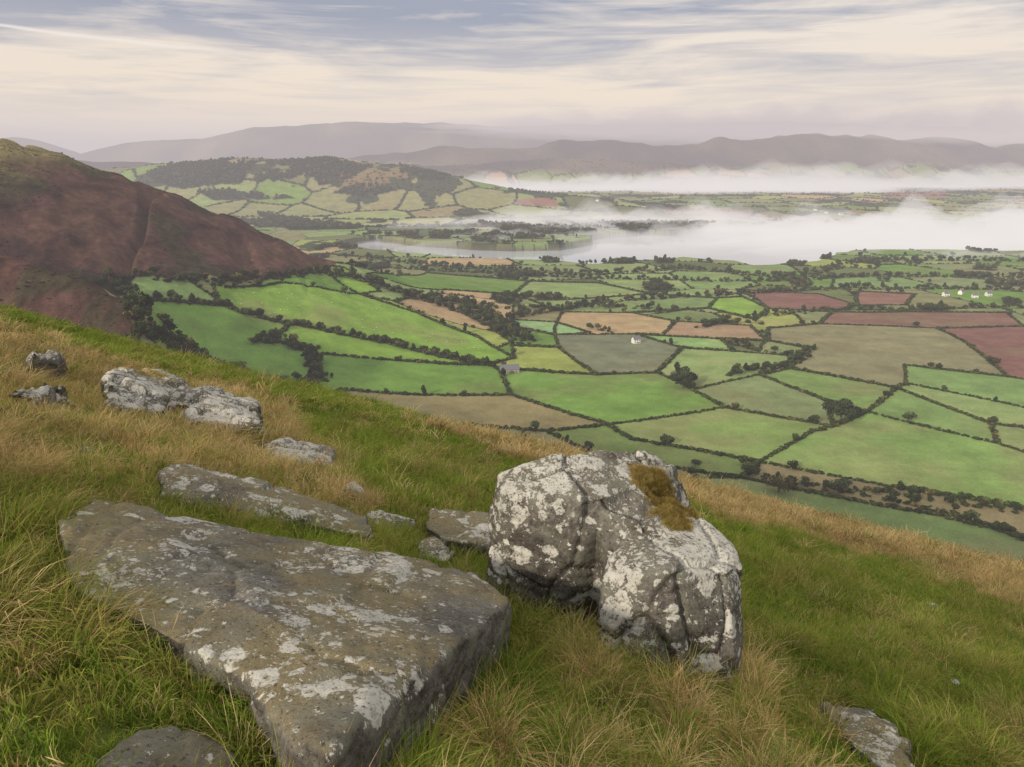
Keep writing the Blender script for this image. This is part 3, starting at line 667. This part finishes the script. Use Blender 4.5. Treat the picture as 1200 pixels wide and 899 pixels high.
# ------------------------------------------------------------------ grass
def tuft(name,seed,nb,rad,h0,h1,wd,lean,droop):
    R=np.random.default_rng(seed);V=[];Fc=[];S=[]
    for i in range(nb):
        a=R.uniform(0,6.283);r=rad*math.sqrt(R.random());base=np.array([r*math.cos(a),r*math.sin(a),-.03])
        h=R.uniform(h0,h1);la=a+R.normal()*.8;ln=lean*R.uniform(.2,1.3)
        d=np.array([math.cos(la),math.sin(la),0]);sd=np.array([-d[1],d[0],0]);sd=sd*math.cos(.7)+d*R.normal()*.6;sd/=np.linalg.norm(sd)
        s=len(V);hue=R.uniform(.7,1.3);w=wd*R.uniform(.6,1.2)
        for k_,t in enumerate((0,.4,.75)):
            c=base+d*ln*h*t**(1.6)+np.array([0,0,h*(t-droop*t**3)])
            V+= [c-sd*w*(1-.55*t)*.5,c+sd*w*(1-.55*t)*.5];S+=[hue*(.6+.5*t)]*2  # blade colour darkened towards the root, standing in for occlusion between blades
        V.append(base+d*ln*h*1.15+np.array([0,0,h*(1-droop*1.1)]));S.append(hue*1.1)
        Fc+=[(s,s+1,s+3,s+2),(s+2,s+3,s+5,s+4),(s+4,s+5,s+6)]
    return mesh_from(name,V,Fc,[m_grass],S)
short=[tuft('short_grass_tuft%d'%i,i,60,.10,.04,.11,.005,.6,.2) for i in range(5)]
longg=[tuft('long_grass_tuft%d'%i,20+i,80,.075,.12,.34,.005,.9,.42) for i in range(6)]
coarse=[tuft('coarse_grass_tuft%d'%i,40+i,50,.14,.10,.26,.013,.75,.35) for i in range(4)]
def samp(n_,y0,y1,u=1.2):
    yy=np.exp(rng.uniform(math.log(y0),math.log(y1),n_));xx=yy*rng.uniform(-u,u,n_);return xx,yy
def cull(xx,yy,ext=0.):
    bad=np.zeros(len(xx),bool)
    for fp in footprints:
        f_=np.array(fp);c=f_.mean(0);f_=c+(f_-c)*(1-ext)
        bad|=inpoly(f_,xx,yy)
    return xx[~bad],yy[~bad]
def put(name,var,xx,yy,sc,tint,vs=None,tilt=.14,z=None):
    z=Hh(xx,yy) if z is None else z;k=len(xx);rot=np.zeros((k,3));rot[:,2]=rng.uniform(0,6.28,k)
    rot[:,0]=rng.normal(0,tilt,k)+1.0*(vn(xx/.8,yy/.8,301)-.5);rot[:,1]=rng.normal(0,tilt,k)+.1+1.0*(vn(xx/.8,yy/.8,302)-.5)
    scatter(name,var,np.column_stack([xx,yy,z]),rot,np.stack([sc,sc,sc*(vs if vs is not None else 1)],1),tint)
green=np.array([(.20,.28,.035),(.24,.31,.045),(.14,.22,.03),(.28,.31,.06),(.33,.30,.08)])
strw=np.array([(.55,.42,.19),(.65,.51,.25),(.44,.31,.13),(.36,.31,.10),(.58,.40,.19)])
def tints(s,k,xx,yy):
    g_=green[rng.integers(0,5,k)];w_=strw[rng.integers(0,5,k)];m=(rng.random(k)<s)[:,None]
    lum=.60+.85*fbm(xx/.7,yy/.7,133,3)
    return np.where(m,w_,g_)*rng.uniform(.8,1.2,(k,1))*lum[:,None]
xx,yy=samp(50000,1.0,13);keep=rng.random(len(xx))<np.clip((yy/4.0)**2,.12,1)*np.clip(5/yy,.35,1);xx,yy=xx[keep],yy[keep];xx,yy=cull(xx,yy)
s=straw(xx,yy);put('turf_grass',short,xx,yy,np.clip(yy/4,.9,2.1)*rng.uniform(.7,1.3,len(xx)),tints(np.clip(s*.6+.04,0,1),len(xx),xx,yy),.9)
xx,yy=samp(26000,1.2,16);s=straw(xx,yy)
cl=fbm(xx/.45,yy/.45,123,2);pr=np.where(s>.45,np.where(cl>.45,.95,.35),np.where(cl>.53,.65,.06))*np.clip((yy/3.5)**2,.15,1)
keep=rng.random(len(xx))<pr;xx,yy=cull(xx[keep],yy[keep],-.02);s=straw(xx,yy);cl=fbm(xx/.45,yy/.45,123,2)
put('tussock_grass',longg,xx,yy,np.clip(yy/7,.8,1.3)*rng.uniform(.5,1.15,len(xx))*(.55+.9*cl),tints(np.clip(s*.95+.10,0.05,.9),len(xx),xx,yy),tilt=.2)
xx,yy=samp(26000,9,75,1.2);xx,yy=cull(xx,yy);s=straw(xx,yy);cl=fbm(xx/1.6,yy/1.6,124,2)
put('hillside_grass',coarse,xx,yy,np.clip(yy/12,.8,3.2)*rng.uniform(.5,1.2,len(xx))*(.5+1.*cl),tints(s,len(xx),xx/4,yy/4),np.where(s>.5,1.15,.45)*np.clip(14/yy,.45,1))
fx=[];fy=[]
for fp in footprints[:12]:
    f_=np.array(fp)
    for i in range(len(f_)):
        a,b=f_[i],f_[(i+1)%len(f_)];k=int(np.linalg.norm(b-a)*24)+1;t=rng.random(k)[:,None];c=f_.mean(0);q=a+(b-a)*t;q=q+(q-c)/np.linalg.norm(q-c,axis=1)[:,None]*rng.uniform(.03,.16,(k,1));fx.append(q[:,0]);fy.append(q[:,1])
xx=np.concatenate(fx);yy=np.concatenate(fy);xx,yy=cull(xx,yy,-.01);s=straw(xx,yy);put('tussock_grass_fringe',longg,xx,yy,rng.uniform(.4,.8,len(xx)),tints(np.clip(s*.9+.25,0,.8),len(xx),xx,yy))
# short dry moss/grass cushion growing on the boulder's ledge
co,nn,mv=rock_objs['lichen_covered_boulder']
idx=np.nonzero((mv>.62)&(nn[:,2]>.35))[0]
if len(idx):
    idx=rng.choice(idx,min(420,len(idx)),replace=False);q=co[idx]
    put('boulder_moss_cushion',short,q[:,0],q[:,1],rng.uniform(.22,.42,len(q)),np.array((.36,.27,.09))*rng.uniform(.6,1.2,(len(q),1))*np.array((1,1,1)),z=q[:,2]+.005)

# ------------------------------------------------------------------ mist, haze and cloud volumes
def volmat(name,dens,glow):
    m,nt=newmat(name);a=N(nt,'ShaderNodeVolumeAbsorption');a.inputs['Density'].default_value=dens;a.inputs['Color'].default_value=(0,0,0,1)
    e=N(nt,'ShaderNodeEmission');e.inputs[0].default_value=(*glow,1);e.inputs[1].default_value=dens  # built-in glow stands in for sun and sky light scattered in the volume
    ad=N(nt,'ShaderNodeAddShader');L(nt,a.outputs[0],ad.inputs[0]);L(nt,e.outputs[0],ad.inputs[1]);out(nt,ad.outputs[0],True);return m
def bank(name,cx,cy,rx,ry,z0,th,bot,mat,seed,rot=0,fs=7,asp=.6):
    nrg,ns=70,220;r=np.linspace(0,1,nrg)[1:];a=np.linspace(0,2*np.pi,ns,endpoint=False)
    Rg,Ag=np.meshgrid(r,a,indexing='ij');ed_=1+.45*(fbm(np.cos(Ag)*4+9,np.sin(Ag)*4+9,seed,4)-.5)*2
    x=Rg*np.cos(Ag)*rx*ed_;y=Rg*np.sin(Ag)*ry*ed_
    pr=np.clip(1-Rg**2,0,1)**.8
    f_=fbm(x/rx*fs+seed,y/ry*fs*asp,seed+3,5)
    tz=z0+th*pr*(.04+2.2*np.clip(f_-.28,0,1));bz=z0-bot*pr*(.2+1.1*fbm(x/rx*fs,y/ry*fs*asp,seed+9,4))
    c_,s_=math.cos(rot),math.sin(rot);X_=cx+x*c_-y*s_;Y_=cy+x*s_+y*c_
    V=[(cx,cy,z0+th*.5)]+list(zip(X_.ravel(),Y_.ravel(),tz.ravel()));off=len(V)
    V+= [(cx,cy,z0-bot*.7)]+list(zip(X_[:-1].ravel(),Y_[:-1].ravel(),bz[:-1].ravel()))
    Fc=[]
    T=lambda i,j:1+i*ns+j%ns
    Bt=lambda i,j:(T(i,j) if i==nrg-2 else off+1+i*ns+j%ns)
    for j in range(ns):
        Fc.append((0,T(0,j),T(0,j+1)));Fc.append((off,Bt(0,j+1),Bt(0,j)))
        for i in range(nrg-2):
            Fc.append((T(i,j),T(i+1,j),T(i+1,j+1),T(i,j+1)));Fc.append((Bt(i,j),Bt(i,j+1),Bt(i+1,j+1),Bt(i+1,j)))
    me=mesh_from(name,V,Fc,[mat],smooth=True);o=bpy.data.objects.new(name,me);col.objects.link(o)
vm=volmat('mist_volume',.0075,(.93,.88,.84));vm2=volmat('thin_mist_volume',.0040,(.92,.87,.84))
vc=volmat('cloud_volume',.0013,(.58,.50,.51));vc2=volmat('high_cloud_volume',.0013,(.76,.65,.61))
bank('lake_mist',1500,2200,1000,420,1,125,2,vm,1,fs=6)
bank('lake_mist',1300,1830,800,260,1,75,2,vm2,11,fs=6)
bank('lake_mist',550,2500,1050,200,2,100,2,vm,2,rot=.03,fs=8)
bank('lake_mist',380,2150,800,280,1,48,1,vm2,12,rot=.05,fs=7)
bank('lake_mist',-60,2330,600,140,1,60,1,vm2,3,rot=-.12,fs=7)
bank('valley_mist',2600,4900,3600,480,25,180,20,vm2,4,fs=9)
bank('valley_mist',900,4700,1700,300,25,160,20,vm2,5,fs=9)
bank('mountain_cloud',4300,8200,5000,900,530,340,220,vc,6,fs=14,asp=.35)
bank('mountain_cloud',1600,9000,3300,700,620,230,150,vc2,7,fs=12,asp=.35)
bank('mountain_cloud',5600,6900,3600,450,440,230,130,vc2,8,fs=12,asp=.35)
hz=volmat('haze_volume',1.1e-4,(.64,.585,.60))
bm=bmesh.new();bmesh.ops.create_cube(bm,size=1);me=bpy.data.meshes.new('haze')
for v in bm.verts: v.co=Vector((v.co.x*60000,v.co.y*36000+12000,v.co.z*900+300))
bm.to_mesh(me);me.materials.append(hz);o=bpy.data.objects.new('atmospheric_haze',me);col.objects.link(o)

# ------------------------------------------------------------------ sky + sun
SUN_EL=math.radians(24);sdir=Vector((-.66,-.75,0)).normalized()
sv=Vector((sdir.x*math.cos(SUN_EL),sdir.y*math.cos(SUN_EL),math.sin(SUN_EL)))
w=bpy.data.worlds.new('World');scene.world=w;w.use_nodes=True;nt=w.node_tree;nt.nodes.clear()
sky=N(nt,'ShaderNodeTexSky',sky_type='NISHITA',sun_disc=False);sky.sun_elevation=SUN_EL;sky.sun_rotation=math.atan2(sdir.x,sdir.y)
bg1=N(nt,'ShaderNodeBackground');bg1.inputs[1].default_value=.10;L(nt,sky.outputs[0],bg1.inputs[0])
gen=N(nt,'ShaderNodeTexCoord').outputs['Generated'];sp=N(nt,'ShaderNodeSeparateXYZ');L(nt,gen,sp.inputs[0])
mp=N(nt,'ShaderNodeMapping');mp.inputs['Scale'].default_value=(1.6,1.6,14);mp.inputs['Rotation'].default_value=(0,math.radians(3),0);L(nt,gen,mp.inputs[0])
s1=noiseN(nt,mp.outputs[0],1.6,6,.55,.5)
mp2=N(nt,'ShaderNodeMapping');mp2.inputs['Scale'].default_value=(2.6,2.6,36);mp2.inputs['Rotation'].default_value=(0,math.radians(6),0);L(nt,gen,mp2.inputs[0])
s2=noiseN(nt,mp2.outputs[0],1.5,7,.62,.9)
zz=sp.outputs['Z']
creamcol=ramp(nt,zz,[(0,(.98,.82,.70)),(.035,(1.12,.93,.70)),(.075,(1.16,.97,.71)),(.13,(1.02,.88,.71)),(.3,(1.0,.93,.86)),(1,(1.25,1.17,1.08))])
bluecol=ramp(nt,zz,[(0,(.84,.71,.64)),(.05,(.92,.78,.66)),(.09,(.60,.57,.57)),(.17,(.27,.32,.43)),(.5,(.50,.56,.66))])
fz=mathN(nt,'ADD',mathN(nt,'MULTIPLY',s1,.68),mathN(nt,'MULTIPLY',s2,.42))
lift=ramp(nt,zz,[(0,(.06,.06,.06)),(.05,(.10,.10,.10)),(.10,(.06,.06,.06)),(.15,(.0,.0,.0)),(.5,(.10,.10,.10))])
fz=mathN(nt,'ADD',fz,lift)
mk=ramp(nt,fz,[(.48,(0,0,0)),(.66,(1,1,1))])
cc=mixc(nt,mk,bluecol,creamcol)
U=mathN(nt,'DIVIDE',sp.outputs['X'],mathN(nt,'MAXIMUM',sp.outputs['Y'],.01));Tt=mathN(nt,'DIVIDE',zz,mathN(nt,'MAXIMUM',sp.outputs['Y'],.01))
ln=mathN(nt,'MULTIPLY_ADD',U,-.106,.165-.106*.673)
dd=mathN(nt,'ABSOLUTE',mathN(nt,'SUBTRACT',mathN(nt,'ADD',Tt,mathN(nt,'MULTIPLY_ADD',s2,.008,-.004)),ln))
ct=mathN(nt,'SUBTRACT',1,mathN(nt,'MULTIPLY',dd,330,clamp=True));ct=mathN(nt,'MULTIPLY',ct,mathN(nt,'MULTIPLY_ADD',U,-5,-1.4,True));ct=mathN(nt,'MULTIPLY',ct,.9)
cc=mixc(nt,ct,cc,(1.1,1.0,.9))
bg2=N(nt,'ShaderNodeBackground');bg2.inputs[1].default_value=1.;L(nt,cc,bg2.inputs[0])
mx=N(nt,'ShaderNodeMixShader');mx.inputs[0].default_value=.90;L(nt,bg1.outputs[0],mx.inputs[1]);L(nt,bg2.outputs[0],mx.inputs[2])
wo=N(nt,'ShaderNodeOutputWorld');L(nt,mx.outputs[0],wo.inputs[0])
sl=bpy.data.lights.new('sun','SUN');sl.energy=4.3;sl.angle=math.radians(3);sl.color=(1,.87,.70)
so=bpy.data.objects.new('sun',sl);col.objects.link(so);so.rotation_euler=sv.to_track_quat('Z','Y').to_euler();so.location=(0,0,300)

cam=bpy.data.cameras.new('camera');cam.lens=24;cam.sensor_width=36;cam.clip_start=.05;cam.clip_end=100000
co_=bpy.data.objects.new('camera',cam);col.objects.link(co_);co_.location=(0,0,CZ);co_.rotation_euler=(math.pi/2-PITCH,0,0)
scene.camera=co_
scene.view_settings.view_transform='Standard';scene.view_settings.look='None';scene.view_settings.exposure=0
print('done',time.time()-T0)
